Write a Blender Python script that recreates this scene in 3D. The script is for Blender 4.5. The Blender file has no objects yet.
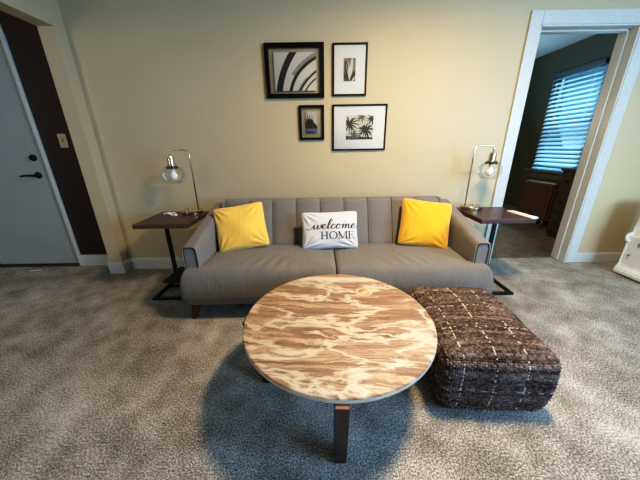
import bpy, bmesh, math, random
import numpy as np
from mathutils import Vector, Matrix
random.seed(7)
rng = np.random.default_rng(11)
SC = bpy.context.scene
COL = SC.collection
PI = math.pi

# ------------------------------------------------------------------ materials
def lin(c):
    return tuple(((v/255)/12.92 if v/255 <= .04045 else ((v/255+.055)/1.055)**2.4) for v in c)

class NT:
    """small node-tree builder"""
    def __init__(s, name):
        s.m = bpy.data.materials.new(name); s.m.use_nodes = True
        s.t = s.m.node_tree; s.n = s.t.nodes; s.l = s.t.links
        s.b = s.n['Principled BSDF']; s.out = s.n['Material Output']
    def node(s, kind, **kw):
        n = s.n.new(kind)
        for k, v in kw.items(): setattr(n, k, v)
        return n
    def link(s, a, b): s.l.new(a, b)
    def coord(s, which='Object'): return s.node('ShaderNodeTexCoord').outputs[which]
    def mapping(s, vec, scale=(1,1,1), rot=(0,0,0), loc=(0,0,0)):
        n = s.node('ShaderNodeMapping'); s.link(vec, n.inputs['Vector'])
        n.inputs['Scale'].default_value = scale; n.inputs['Rotation'].default_value = rot; n.inputs['Location'].default_value = loc
        return n.outputs['Vector']
    def noise(s, vec, scale, detail=4, rough=.55, dist=0):
        n = s.node('ShaderNodeTexNoise'); s.link(vec, n.inputs['Vector'])
        n.inputs['Scale'].default_value = scale; n.inputs['Detail'].default_value = detail
        n.inputs['Roughness'].default_value = rough; n.inputs['Distortion'].default_value = dist
        return n
    def ramp(s, fac, stops, interp='LINEAR'):
        n = s.node('ShaderNodeValToRGB'); s.link(fac, n.inputs['Fac']); e = n.color_ramp.elements
        n.color_ramp.interpolation = interp
        while len(e) < len(stops): e.new(.5)
        for i, (p, c) in enumerate(stops):
            e[i].position = p; e[i].color = (*c, 1)
        return n.outputs['Color']
    def mix(s, fac, a, b, blend='MIX'):
        n = s.node('ShaderNodeMix', data_type='RGBA', blend_type=blend)
        for v, i in ((fac, 0), (a, 6), (b, 7)):
            if hasattr(v, 'is_linked'): s.link(v, n.inputs[i])
            else: n.inputs[i].default_value = v if i == 0 else (*v, 1)
        return n.outputs[2]
    def math(s, op, a, b=0, c=0):
        n = s.node('ShaderNodeMath', operation=op)
        for i, v in enumerate((a, b, c)):
            if hasattr(v, 'is_linked'): s.link(v, n.inputs[i])
            else: n.inputs[i].default_value = v
        return n.outputs[0]
    def bump(s, h, strength=.3, dist=.01):
        n = s.node('ShaderNodeBump'); s.link(h, n.inputs['Height'])
        n.inputs['Strength'].default_value = strength; n.inputs['Distance'].default_value = dist
        s.link(n.outputs['Normal'], s.b.inputs['Normal']); return n
    def color(s, c):
        if hasattr(c, 'is_linked'): s.link(c, s.b.inputs['Base Color'])
        else: s.b.inputs['Base Color'].default_value = (*c, 1)
    def set(s, **kw):
        for k, v in kw.items(): s.b.inputs[k].default_value = v
        return s

def plain(name, rgb, rough=.5, metal=0, var=.12, scale=30, bump=.05, spec=.5):
    t = NT(name); c = lin(rgb); v = t.coord()
    n = t.noise(v, scale)
    dark = tuple(x*(1-var) for x in c); lite = tuple(min(1, x*(1+var)) for x in c)
    t.color(t.ramp(n.outputs['Fac'], [(.3, dark), (.7, lite)]))
    t.set(Roughness=rough, Metallic=metal); t.b.inputs['Specular IOR Level'].default_value = spec
    if bump: t.bump(n.outputs['Fac'], bump, .004)
    return t.m

def wall_paint(name, rgb, var=.05):
    t = NT(name); c = lin(rgb); v = t.coord()
    big = t.noise(v, 1.3, 3); fine = t.noise(t.mapping(v, (60, 60, 140)), 1.0, 4)
    f = t.math('ADD', t.math('MULTIPLY', big.outputs['Fac'], .5), t.math('MULTIPLY', fine.outputs['Fac'], .5))
    t.color(t.ramp(f, [(.35, tuple(x*(1-var) for x in c)), (.65, tuple(min(1, x*(1+var)) for x in c))]))
    t.set(Roughness=.6); t.bump(fine.outputs['Fac'], .12, .003); return t.m

def carpet(name, dark, mid, lite):
    t = NT(name); v = t.coord()
    fine = t.noise(v, 135, 2, .7); tiny = t.noise(v, 300, 2, .6)
    big = t.noise(v, 1.7, 4, .6); med = t.noise(v, 7, 3, .6)
    f = t.math('ADD', t.math('MULTIPLY', fine.outputs['Fac'], .62), t.math('MULTIPLY', tiny.outputs['Fac'], .38))
    f2 = t.math('ADD', f, t.math('MULTIPLY', t.math('SUBTRACT', big.outputs['Fac'], .5), .2))
    f2 = t.math('ADD', f2, t.math('MULTIPLY', t.math('SUBTRACT', med.outputs['Fac'], .5), .2))
    t.color(t.ramp(f2, [(.37, lin(dark)), (.5, lin(mid)), (.63, lin(lite))]))
    t.set(Roughness=.95); t.b.inputs['Specular IOR Level'].default_value = .1
    t.bump(f, .7, .01); return t.m

def fabric(name, rgb, var=.16, scale=260, bump=.25, rough=.9, sheen=.15, crease=0):
    t = NT(name); c = lin(rgb); v = t.coord()
    a = t.noise(t.mapping(v, (1, 1, 4)), scale, 2); b = t.noise(t.mapping(v, (5, 2, 1)), scale*.7, 2)
    f = t.math('ADD', t.math('MULTIPLY', a.outputs['Fac'], .5), t.math('MULTIPLY', b.outputs['Fac'], .5))
    big = t.noise(v, 5, 3)
    f2 = t.math('ADD', f, t.math('MULTIPLY', t.math('SUBTRACT', big.outputs['Fac'], .5), .25))
    t.color(t.ramp(f2, [(.35, tuple(x*(1-var) for x in c)), (.65, tuple(min(1, x*(1+var)) for x in c))]))
    t.set(Roughness=rough); t.b.inputs['Specular IOR Level'].default_value = .2
    t.b.inputs['Sheen Weight'].default_value = sheen
    h = f
    if crease:
        w = t.noise(t.mapping(v, (9, 2.2, 3)), 1.6, 3, .5, .8)
        h = t.math('ADD', t.math('MULTIPLY', f, .12), t.math('MULTIPLY', w.outputs['Fac'], crease))
    t.bump(h, bump, .006 if not crease else .02); return t.m

def wood(name, dark, lite, axis=(1, 9, 9), rough=.4):
    t = NT(name); v = t.coord()
    n = t.noise(t.mapping(v, axis), 4, 6, .6, .6)
    t.color(t.ramp(n.outputs['Fac'], [(.3, lin(dark)), (.7, lin(lite))]))
    t.set(Roughness=rough); t.bump(n.outputs['Fac'], .06, .003); return t.m

def clear_glass(name, tint=(.97, .98, .98), gloss=.55):
    t = NT(name)
    tr = t.node('ShaderNodeBsdfTransparent'); tr.inputs['Color'].default_value = (*tint, 1)
    gl = t.node('ShaderNodeBsdfGlossy'); gl.inputs['Roughness'].default_value = .03
    n = t.noise(t.coord(), 6, 2)
    lw = t.node('ShaderNodeFresnel'); lw.inputs['IOR'].default_value = 1.45
    f = t.math('MULTIPLY', lw.outputs['Fac'], t.math('ADD', gloss, t.math('MULTIPLY', n.outputs['Fac'], .1)))
    mx = t.node('ShaderNodeMixShader'); t.link(f, mx.inputs[0]); t.link(tr.outputs[0], mx.inputs[1]); t.link(gl.outputs[0], mx.inputs[2])
    t.link(mx.outputs[0], t.out.inputs['Surface']); return t.m

def agate_top():
    t = NT('swirled_brown_stone'); v = t.coord()
    base = t.mapping(v, (1, 1, 1), (0, 0, .10))
    w1 = t.noise(t.mapping(base, (.9, 2.2, 1)), 2.0, 4, .55)
    w2 = t.noise(t.mapping(base, (3.5, 10, 1)), 2.2, 5, .6)
    off = t.node('ShaderNodeVectorMath', operation='SCALE'); t.link(w1.outputs['Color'], off.inputs[0]); off.inputs['Scale'].default_value = .11
    off2 = t.node('ShaderNodeVectorMath', operation='SCALE'); t.link(w2.outputs['Color'], off2.inputs[0]); off2.inputs['Scale'].default_value = .05
    ad = t.node('ShaderNodeVectorMath', operation='ADD'); t.link(base, ad.inputs[0]); t.link(off.outputs[0], ad.inputs[1])
    ad2 = t.node('ShaderNodeVectorMath', operation='ADD'); t.link(ad.outputs[0], ad2.inputs[0]); t.link(off2.outputs[0], ad2.inputs[1])
    bands = t.noise(t.mapping(ad2.outputs[0], (.6, 15, 1), (0, 0, 0), (.3, .6, 0)), 1.5, 10, .72, .1)
    br, dk, tan, cr, wh = lin((144, 114, 93)), lin((116, 89, 72)), lin((166, 138, 114)), lin((190, 168, 144)), lin((212, 198, 180))
    c = t.ramp(bands.outputs['Fac'], [(.28, wh), (.34, cr), (.39, tan), (.44, br), (.485, dk), (.525, br), (.555, tan), (.585, cr), (.61, br), (.64, tan), (.69, cr)])
    c = t.mix(.12, c, lin((170, 140, 115)))
    fine = t.noise(t.mapping(ad2.outputs[0], (2.2, 30, 1)), 2.4, 8, .74)
    c = t.mix(.8, c, t.ramp(fine.outputs['Fac'], [(.37, (.58, .53, .48)), (.5, (1, 1, 1)), (.64, (1.3, 1.33, 1.37))]), 'MULTIPLY')
    # thin pale veins
    vein = t.noise(t.mapping(ad2.outputs[0], (1.6, 5, 1), (0, 0, -.25)), 1.7, 5, .55, .5)
    d = t.math('ABSOLUTE', t.math('SUBTRACT', vein.outputs['Fac'], .5))
    vf = t.ramp(d, [(.0, (1, 1, 1)), (.018, (.75, .75, .75)), (.045, (0, 0, 0))])
    c = t.mix(t.math('MULTIPLY', vf, .8), c, wh)
    # broad pale band across the far side
    sx = t.node('ShaderNodeSeparateXYZ'); t.link(ad2.outputs[0], sx.inputs[0])
    bd = t.math('ABSOLUTE', t.math('SUBTRACT', sx.outputs['Y'], .475))
    bf = t.ramp(bd, [(.0, (1, 1, 1)), (.02, (.9, .9, .9)), (.05, (0, 0, 0))])
    c = t.mix(t.math('MULTIPLY', bf, .8), c, lin((216, 204, 186)))
    far = t.ramp(sx.outputs['Y'], [(.50, (0, 0, 0)), (.515, (1, 1, 1))])
    c = t.mix(t.math('MULTIPLY', far, .75), c, t.ramp(bands.outputs['Fac'], [(.35, lin((150, 108, 78))), (.6, lin((186, 146, 112)))]))
    # faint pale ring left on the surface
    raw = t.node('ShaderNodeSeparateXYZ'); t.link(v, raw.inputs[0])
    rx = t.math('SUBTRACT', raw.outputs['X'], .168); ry = t.math('SUBTRACT', raw.outputs['Y'], .228)
    rr = t.math('SQRT', t.math('ADD', t.math('MULTIPLY', rx, rx), t.math('MULTIPLY', ry, ry)))
    rd = t.math('ABSOLUTE', t.math('SUBTRACT', rr, .041))
    rf = t.ramp(rd, [(.0, (1, 1, 1)), (.007, (.8, .8, .8)), (.012, (0, 0, 0))])
    c = t.mix(t.math('MULTIPLY', rf, .6), c, lin((222, 192, 146)))
    t.color(c); t.set(Roughness=.42); t.b.inputs['Specular IOR Level'].default_value = .3; t.bump(bands.outputs['Fac'], .02, .002)
    return t.m

def weave_mat():
    t = NT('chunky_woven_wool')
    uv = t.node('ShaderNodeUVMap'); uv.uv_map = 'UVMap'
    fl = t.node('ShaderNodeVectorMath', operation='FLOOR'); t.link(uv.outputs[0], fl.inputs[0])
    wn = t.node('ShaderNodeTexWhiteNoise', noise_dimensions='3D'); t.link(fl.outputs[0], wn.inputs['Vector'])
    sep = t.node('ShaderNodeSeparateXYZ'); t.link(fl.outputs[0], sep.inputs[0])
    rowc = t.node('ShaderNodeTexWhiteNoise', noise_dimensions='1D'); t.link(sep.outputs['Y'], rowc.inputs['W'])
    big = t.noise(t.coord(), 7, 3)
    f = t.math('ADD', t.math('MULTIPLY', wn.outputs['Value'], .38), t.math('MULTIPLY', rowc.outputs['Value'], .26))
    f = t.math('ADD', f, t.math('MULTIPLY', big.outputs['Fac'], .42))
    c = t.ramp(f, [(.2, lin((38, 29, 26))), (.42, lin((76, 62, 56))), (.64, lin((112, 95, 88))), (.84, lin((142, 126, 118))), (.97, lin((182, 168, 160)))])
    fr = t.node('ShaderNodeVectorMath', operation='FRACTION'); t.link(uv.outputs[0], fr.inputs[0])
    sf = t.node('ShaderNodeSeparateXYZ'); t.link(fr.outputs[0], sf.inputs[0])
    def stripes(sock, period, phase, keep, w, frac):
        m = t.math('FLOORED_MODULO', t.math('ADD', sock, phase), period)
        on = t.math('LESS_THAN', m, w)
        on = t.math('MULTIPLY', on, t.math('LESS_THAN', t.math('ABSOLUTE', t.math('SUBTRACT', frac, .5)), .26))
        return t.math('MULTIPLY', on, t.math('GREATER_THAN', wn.outputs['Value'], keep))
    sx = stripes(sep.outputs['X'], 12, 7, .5, .5, sf.outputs['X'])
    sy = stripes(sep.outputs['Y'], 21, 6, .6, .5, sf.outputs['Y'])
    lines = t.math('MAXIMUM', sx, sy)
    c = t.mix(t.math('MULTIPLY', lines, .85), c, lin((206, 194, 182)))
    fine = t.noise(t.coord(), 160, 3)
    c = t.mix(.45, c, t.ramp(fine.outputs['Fac'], [(.3, (.25, .25, .25)), (.7, (1.5, 1.5, 1.5))]), 'MULTIPLY')
    t.color(c); t.set(Roughness=.95); t.b.inputs['Specular IOR Level'].default_value = .15
    t.bump(fine.outputs['Fac'], .8, .008); return t.m

M = dict(
    wall=wall_paint('beige_wall_paint', (186, 170, 137)),
    jamb=wall_paint('bounce_cut_wall_paint', (140, 124, 96)),  # darker tone for the unseen walls, chosen to cut bounced light
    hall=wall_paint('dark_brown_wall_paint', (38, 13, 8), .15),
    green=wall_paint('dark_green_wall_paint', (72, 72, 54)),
    ceiling=wall_paint('white_ceiling_paint', (190, 188, 180)),
    trim=plain('white_trim_paint', (188, 190, 185), .4, var=.04, bump=.02),
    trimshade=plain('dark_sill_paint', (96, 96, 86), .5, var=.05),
    carpet=carpet('grey_brown_carpet', (68, 61, 54), (144, 137, 127), (219, 213, 203)),
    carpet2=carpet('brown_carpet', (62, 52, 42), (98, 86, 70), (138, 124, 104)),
    door=plain('grey_door_paint', (150, 156, 156), .45, var=.04, scale=5, bump=.03),
    black=plain('black_metal', (9, 8, 8), .45, 0, .1, spec=.3),
    blackshelf=plain('black_board', (9, 9, 10), .7, 0, .1),
    plate=plain('almond_plastic', (196, 182, 150), .4, var=.03),
    brass=plain('polished_brass', (212, 194, 162), .22, 1, .06, 20, .01),
    brassdark=plain('dark_brass', (96, 76, 52), .3, 1, .06, 20, .01),
    glass=clear_glass('clear_glass', gloss=.36),
    paneglass=clear_glass('picture_glass', (.96, .97, .97), .7),
    bulb=plain('frosted_bulb', (226, 224, 220), .35, var=.03),
    sofa=fabric('grey_brown_upholstery', (118, 113, 108), .16, 200, .3, crease=0),
    cushion=fabric('grey_brown_seat_upholstery', (116, 110, 103), .16, 200, .55, crease=.75),
    piping=fabric('pale_grey_piping', (136, 131, 126), .1),
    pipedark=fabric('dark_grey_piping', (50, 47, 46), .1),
    sofaleg=wood('dark_red_brown_wood', (44, 24, 16), (74, 40, 26), (8, 8, 1)),
    yellow=fabric('yellow_velvet', (222, 164, 34), .1, 220, .45, .8, .5, crease=.6),
    yellowlite=fabric('pale_yellow_velvet', (238, 190, 84), .09, 220, .45, .8, .5, crease=.6),
    canvas=fabric('off_white_canvas', (204, 203, 204), .08, 330, .3),
    ink=plain('dark_grey_ink', (44, 44, 48), .8, var=.1),
    table=wood('espresso_wood', (50, 31, 25), (84, 56, 46), (2, 16, 16), .38),
    tleg=wood('dark_walnut', (36, 25, 21), (66, 47, 39), (10, 10, 1), .45),
    tlegtop=wood('pale_walnut', (110, 76, 54), (150, 108, 80), (8, 8, 8), .5),  # paler wood tone for the top faces of the table legs
    agate=agate_top(),
    rim=plain('pale_stone_rim', (214, 198, 176), .4, var=.12, scale=14),
    weave=weave_mat(),
    frame=plain('black_frame_wood', (7, 6, 6), .4, var=.1, spec=.12),
    white=plain('white_mat_board', (224, 223, 224), .7, var=.02),
    artwhite=plain('white_art_paper', (216, 213, 208), .7, var=.03, scale=12),
    artgrey=plain('grey_brush_wash', (150, 147, 143), .7, var=.3, scale=60),
    artblack=plain('black_brush_ink', (22, 21, 21), .6, var=.1),
    printgrey=plain('grey_print', (140, 138, 134), .6, var=.45, scale=40, bump=0),
    printdark=plain('dark_print_ink', (46, 45, 43), .6, var=.3, scale=50, bump=0),
    printmid=plain('mid_print_ink', (98, 95, 90), .6, var=.3, scale=50, bump=0),
    printsepia=plain('sepia_print', (128, 116, 100), .6, var=.35, scale=18, bump=0),
    printlite=plain('pale_print', (205, 200, 190), .6, var=.1, scale=25, bump=0),
    printblue=plain('violet_print_reflection', (112, 108, 160), .6, var=.3, scale=40, bump=0),  # bluish reflection put into the print as colour
    plastic=plain('white_plastic', (224, 226, 226), .4, var=.03),
    greyplastic=plain('grey_plastic', (120, 118, 112), .45, var=.05),
    sticker=plain('yellow_sticker', (238, 206, 40), .5, var=.03),
    iron=plain('bronze_painted_iron', (96, 70, 46), .45, .2, .12),
    dresser=wood('dark_dresser_wood', (40, 33, 26), (66, 56, 44), (8, 8, 1.5), .5),
    headrail=plain('blue_grey_headrail', (70, 84, 88), .5, var=.05),
    paper=plain('white_paper', (228, 224, 214), .8, var=.03),
)
def slat_mat():
    t = NT('white_blind_slats')
    n = t.noise(t.coord(), 8, 2)
    t.color(t.ramp(n.outputs['Fac'], [(.3, lin((186, 210, 220))), (.7, lin((204, 226, 234)))]))
    t.set(Roughness=.5)
    tl = t.node('ShaderNodeBsdfTranslucent'); tl.inputs['Color'].default_value = (.45, .78, .95, 1)
    mx = t.node('ShaderNodeMixShader'); mx.inputs[0].default_value = .55
    t.link(t.b.outputs[0], mx.inputs[1]); t.link(tl.outputs[0], mx.inputs[2]); t.link(mx.outputs[0], t.out.inputs['Surface'])
    return t.m
M['slat'] = slat_mat()

# ------------------------------------------------------------------ object helpers
ORG = {}
def thing(name, label, cat, loc=(0, 0, 0), group=None):
    o = bpy.data.objects.new(name, None); COL.objects.link(o); o.location = loc
    o.empty_display_size = .1
    o['label'] = label; o['category'] = cat
    if group: o['group'] = group
    ORG[o] = Vector(loc); return o
def tag(o, label, cat, group=None):
    o['label'] = label; o['category'] = cat
    if group: o['group'] = group
    return o
def link_mesh(name, me, mats, parent=None, smooth=False, origin=None):
    """vertices are authored in world space; origin keeps coordinates local to the thing"""
    o = bpy.data.objects.new(name, me); COL.objects.link(o)
    for m in (mats if isinstance(mats, (list, tuple)) else [mats]): me.materials.append(m)
    org = ORG[parent] if parent is not None else Vector(origin or (0, 0, 0))
    if org.length > 0: me.transform(Matrix.Translation(-org))
    if parent is not None: o.parent = parent
    else: o.location = org
    ORG[o] = org
    if smooth:
        for p in me.polygons: p.use_smooth = True
    return o
def obj(name, bm, mats, parent=None, smooth=False, origin=None, sharp=None):
    bmesh.ops.recalc_face_normals(bm, faces=bm.faces)
    me = bpy.data.meshes.new(name); bm.to_mesh(me); bm.free()
    o = link_mesh(name, me, mats, parent, smooth, origin)
    if smooth and sharp: me.set_sharp_from_angle(angle=sharp)
    return o
def raw(name, verts, faces, mats, parent=None, smooth=True, origin=None, fmat=None, uvs=None):
    me = bpy.data.meshes.new(name); me.from_pydata([tuple(v) for v in verts], [], faces)
    if uvs is not None:
        ul = me.uv_layers.new(name='UVMap')
        ul.data.foreach_set('uv', np.array(uvs, dtype=np.float32).ravel())
    o = link_mesh(name, me, mats, parent, smooth, origin)
    if fmat is not None: me.polygons.foreach_set('material_index', fmat)
    me.update(); return o
def struct(o):
    o['kind'] = 'structure'; return o

def add_box(bm, lo, hi, bevel=0, seg=2, mi=0):
    vs = [bm.verts.new((x, y, z)) for z in (lo[2], hi[2]) for y in (lo[1], hi[1]) for x in (lo[0], hi[0])]
    fs = [bm.faces.new([vs[i] for i in f]) for f in ((0,2,3,1), (4,5,7,6), (0,1,5,4), (2,6,7,3), (0,4,6,2), (1,3,7,5))]
    for f in fs: f.material_index = mi
    if bevel:
        es = list({e for f in fs for e in f.edges})
        r = bmesh.ops.bevel(bm, geom=es, offset=bevel, segments=seg, profile=.5, affect='EDGES')
        for f in r['faces']: f.material_index = mi
    return bm
def box(lo, hi, bevel=0, seg=2): return add_box(bmesh.new(), lo, hi, bevel, seg)
def add_prism(bm, pts, axis, lo, hi, mi=0):
    """polygon pts (2D) extruded along axis 0/1/2"""
    def P(p, d):
        l = [p[0], p[1]]; l.insert(axis, d); return tuple(l)
    a = [bm.verts.new(P(p, lo)) for p in pts]; b = [bm.verts.new(P(p, hi)) for p in pts]
    n = len(pts); fs = [bm.faces.new(a), bm.faces.new(b)]
    for i in range(n): fs.append(bm.faces.new((a[i], a[(i+1) % n], b[(i+1) % n], b[i])))
    for f in fs: f.material_index = mi
    return bm
def add_lathe(bm, prof, c, seg=32, cap=True, axis='z', mi=0):
    rings = []
    for r, h in prof:
        ring = []
        for k in range(seg):
            a = 2*PI*k/seg
            if axis == 'z': p = (c[0]+r*math.cos(a), c[1]+r*math.sin(a), c[2]+h)
            elif axis == 'y': p = (c[0]+r*math.cos(a), c[1]+h, c[2]+r*math.sin(a))
            else: p = (c[0]+h, c[1]+r*math.cos(a), c[2]+r*math.sin(a))
            ring.append(bm.verts.new(p))
        rings.append(ring)
    for i in range(len(rings)-1):
        for k in range(seg):
            f = bm.faces.new((rings[i][k], rings[i][(k+1) % seg], rings[i+1][(k+1) % seg], rings[i+1][k])); f.material_index = mi
    if cap:
        for rg in (rings[0], rings[-1]): bm.faces.new(rg).material_index = mi
    return bm
def smooth_path(pts, n=8, closed=False):
    P = [Vector(p) for p in pts]; N = len(P); out = []
    rngi = range(N) if closed else range(N-1)
    for i in rngi:
        g = (lambda k: P[k % N]) if closed else (lambda k: P[min(max(k, 0), N-1)])
        p0, p1, p2, p3 = g(i-1), g(i), g(i+1), g(i+2)
        for k in range(n):
            t = k/n
            out.append(.5*((2*p1)+(p2-p0)*t+(2*p0-5*p1+4*p2-p3)*t*t+(3*p1-p0-3*p2+p3)*t**3))
    if not closed: out.append(P[-1].copy())
    return out
def add_tube(bm, pts, r, seg=10, closed=False, cap=True, mi=0):
    P = [Vector(p) for p in pts]; n = len(P); rings = []; prev = None
    for i, p in enumerate(P):
        if closed: d = P[(i+1) % n]-P[i-1]
        else: d = P[min(i+1, n-1)]-P[max(i-1, 0)]
        d.normalize()
        if prev is None: u = d.orthogonal().normalized()
        else:
            u = prev-d*prev.dot(d); u.normalize()
        prev = u; w = d.cross(u); rr = r[i] if isinstance(r, (list, tuple)) else r
        rings.append([bm.verts.new(p+rr*(u*math.cos(2*PI*k/seg)+w*math.sin(2*PI*k/seg))) for k in range(seg)])
    for i in range(n if closed else n-1):
        a, b = rings[i], rings[(i+1) % n]
        for k in range(seg): bm.faces.new((a[k], a[(k+1) % seg], b[(k+1) % seg], b[k])).material_index = mi
    if cap and not closed:
        bm.faces.new(rings[0]).material_index = mi; bm.faces.new(rings[-1]).material_index = mi
    return bm
def grid_faces(nu, nv, off=0, wrap_u=False):
    f = []
    for j in range(nv-1):
        for i in range(nu if wrap_u else nu-1):
            a = j*nu+i; b = j*nu+(i+1) % nu
            f.append((off+a, off+b, off+b+nu, off+a+nu))
    return f

# ------------------------------------------------------------------ the room
D = 2.60                 # back wall
HC = 2.5                 # ceiling
XR = 3.56                # outer right wall
XL, XLo = -2.05, -2.18   # partition to the entry hall
DX0, DX1, DZ = 1.827, 2.652, 2.128   # opening to the far room
BT = .145                # back wall thickness
YF = -2.6
HY = 2.705

bm = box((-4.2, YF, -.1), (XR, D+.03, 0)); add_box(bm, (-4.2, D+.03, -.1), (XLo+.1, HY+.12, 0)); add_box(bm, (DX0-.05, D+.03, -.1), (DX1+.05, D+.118, 0))
struct(obj('floor', bm, M['carpet']))
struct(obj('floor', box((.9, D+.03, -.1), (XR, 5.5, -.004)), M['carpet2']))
struct(obj('ceiling', box((-4.2, YF, HC), (XR, D+BT/2, HC+.1)), M['ceiling']))
struct(obj('ceiling', box((.9, D+BT/2, HC+.02), (XR, 5.5, HC+.12)), M['ceiling']))
bm = bmesh.new()
add_box(bm, (XLo, D, 0), (DX0, D+BT*.5, HC)); add_box(bm, (DX0, D, DZ), (DX1, D+BT*.5, HC)); add_box(bm, (DX1, D, 0), (XR, D+BT*.5, HC))
struct(obj('wall_back', bm, M['wall']))
bm = bmesh.new()
add_box(bm, (.9, D+BT*.5, 0), (DX0, D+BT, HC+.02)); add_box(bm, (DX0, D+BT*.5, DZ), (DX1, D+BT, HC+.02)); add_box(bm, (DX1, D+BT*.5, 0), (XR, D+BT, HC+.02))
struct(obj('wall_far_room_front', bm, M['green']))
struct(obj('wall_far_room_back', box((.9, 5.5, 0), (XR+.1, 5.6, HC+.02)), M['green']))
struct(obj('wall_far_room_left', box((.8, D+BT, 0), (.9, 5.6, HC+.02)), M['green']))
# right-hand outer wall, green in the far room, beige in this one, each with its window opening
WY0, WY1, WZ0, WZ1 = 3.72, 4.50, .83, 2.19
bm = bmesh.new()
add_box(bm, (XR, D+BT*.5, 0), (XR+.15, WY0, HC+.02)); add_box(bm, (XR, WY1, 0), (XR+.15, 5.5, HC+.02))
add_box(bm, (XR, WY0, 0), (XR+.15, WY1, WZ0)); add_box(bm, (XR, WY0, WZ1), (XR+.15, WY1, HC+.02))
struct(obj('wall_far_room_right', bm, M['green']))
VY0, VY1, VZ0, VZ1 = -1.9, .1, .75, 2.1
bm = bmesh.new()
add_box(bm, (XR, VY1, 0), (XR+.15, D+BT*.5, HC)); add_box(bm, (XR, YF, 0), (XR+.15, VY0, HC))
add_box(bm, (XR, VY0, 0), (XR+.15, VY1, VZ0)); add_box(bm, (XR, VY0, VZ1), (XR+.15, VY1, HC))
struct(obj('wall_right', bm, M['jamb']))
struct(obj('wall_front', box((-4.2, YF-.1, 0), (XR, YF, HC)), M['jamb']))
# partition to the hall: a stub beside the back wall, a header, and the near end
OY0, OZ = .75, 2.134
bm = bmesh.new()
add_box(bm, (XLo, 2.495, 0), (XL, D, HC)); add_box(bm, (XLo, OY0, OZ), (XL, 2.495, HC)); add_box(bm, (XLo, YF, 0), (XL, OY0, HC))
struct(obj('wall_left', bm, M['wall']))
# entry hall
HY = 2.705
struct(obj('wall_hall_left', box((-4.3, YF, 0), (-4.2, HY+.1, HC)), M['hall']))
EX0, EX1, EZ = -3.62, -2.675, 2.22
struct(obj('hall_leak_blocker', box((-4.2, HY+.12, 0), (XLo, HY+.16, HC)), M['hall']))  # added unseen slab, stops sky light leaking around the entry door
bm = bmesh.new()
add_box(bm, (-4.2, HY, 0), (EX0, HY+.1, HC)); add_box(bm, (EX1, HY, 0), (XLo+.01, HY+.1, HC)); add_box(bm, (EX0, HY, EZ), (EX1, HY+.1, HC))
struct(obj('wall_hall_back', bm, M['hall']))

def baseboard_profile(h, t): return [(0, 0), (t, 0), (t, h*.78), (t*.8, h*.82), (t*.55, h*.95), (0, h)]
def baseboard(name, x0, x1, y, h=.115, t=.016, parts=None):
    bm = bmesh.new()
    add_prism(bm, [(y-a, b) for a, b in baseboard_profile(h, t)], 0, x0, x1)
    if parts: parts(bm)
    return struct(obj(name, bm, M['trim']))
baseboard('baseboard_back', XL+.014, 1.73, D, .125)
baseboard('baseboard_right', 2.747, XR, D, .105)
def stub(bm):
    add_prism(bm, [(XL+a, b) for a, b in baseboard_profile(.125, .016)], 1, 2.479, D)
baseboard('baseboard_left', XLo-.014, XL, 2.495, .125, parts=stub)
baseboard('baseboard_hall', EX1+.022, XLo, HY, .125)
bm = bmesh.new(); add_prism(bm, [(XR-a, b) for a, b in baseboard_profile(.14, .018)], 1, D+BT, 5.5)
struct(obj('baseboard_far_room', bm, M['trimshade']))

# door casing and jamb of the opening to the far room
CW = .097
bm = bmesh.new()
for x0, x1 in ((DX0-CW, DX0), (DX1, DX1+CW)):
    add_box(bm, (x0, D-.02, 0), (x1, D, DZ+CW), .004)
add_box(bm, (DX0, D-.0195, DZ), (DX1, D, DZ+CW), .004)
struct(obj('trim_1', bm, M['trim']))
bm = bmesh.new()
add_box(bm, (DX0, D-.012, 0), (DX0+.012, D+BT+.01, DZ)); add_box(bm, (DX1-.012, D-.012, 0), (DX1, D+BT+.01, DZ)); add_box(bm, (DX0, D-.012, DZ-.012), (DX1, D+BT+.01, DZ))
add_box(bm, (DX0+.012, D+.06, 0), (DX0+.026, D+.095, DZ-.012), .003); add_box(bm, (DX1-.026, D+.06, 0), (DX1-.012, D+.095, DZ-.012), .003); add_box(bm, (DX0+.012, D+.06, DZ-.026), (DX1-.012, D+.095, DZ-.012), .003)
struct(obj('trim_2', bm, M['trim']))

# entry door with its trim
bm = bmesh.new()
add_box(bm, (EX1-.014, HY-.022, 0), (EX1+.022, HY, EZ+.05), .006); add_box(bm, (EX0-.045, HY-.022, 0), (EX0+.012, HY, EZ+.05), .006); add_box(bm, (EX0, HY-.02, EZ-.01), (EX1, HY, EZ+.05), .006)
struct(obj('trim_3', bm, M['trim']))
door = struct(obj('door_1', box((EX0+.015, HY+.012, .018), (EX1-.015, HY+.055, EZ-.012), .003), M['door'], origin=(EX0+.015, HY+.03, 0)))
hx, hz = -2.832, .987
bm = bmesh.new()
add_lathe(bm, [(.03, 0), (.032, -.008), (.026, -.014), (.012, -.016), (.011, -.05)], (hx+.02, HY+.012, hz), 24, axis='y')
pts = smooth_path([(hx+.025, HY-.04, hz), (hx-.03, HY-.045, hz+.003), (hx-.075, HY-.044, hz), (hx-.115, HY-.036, hz-.006)], 6)
add_tube(bm, pts, [.012-.004*i/(len(pts)-1) for i in range(len(pts))], 12)
obj('lever_handle', bm, M['black'], door, True, sharp=.7)
bm = bmesh.new()
add_lathe(bm, [(.031, 0), (.031, -.012), (.024, -.02), (.02, -.022)], (-2.80, HY+.012, 1.155), 24, axis='y')
add_box(bm, (-2.806, HY-.03, 1.137), (-2.794, HY-.008, 1.173), .003)
obj('deadbolt', bm, M['black'], door, True, sharp=.7)
bm = bmesh.new(); add_box(bm, (EX0+.012, HY-.03, 0), (EX1-.012, HY+.05, .012))
struct(obj('trim_4', bm, M['sofaleg']))

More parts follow.
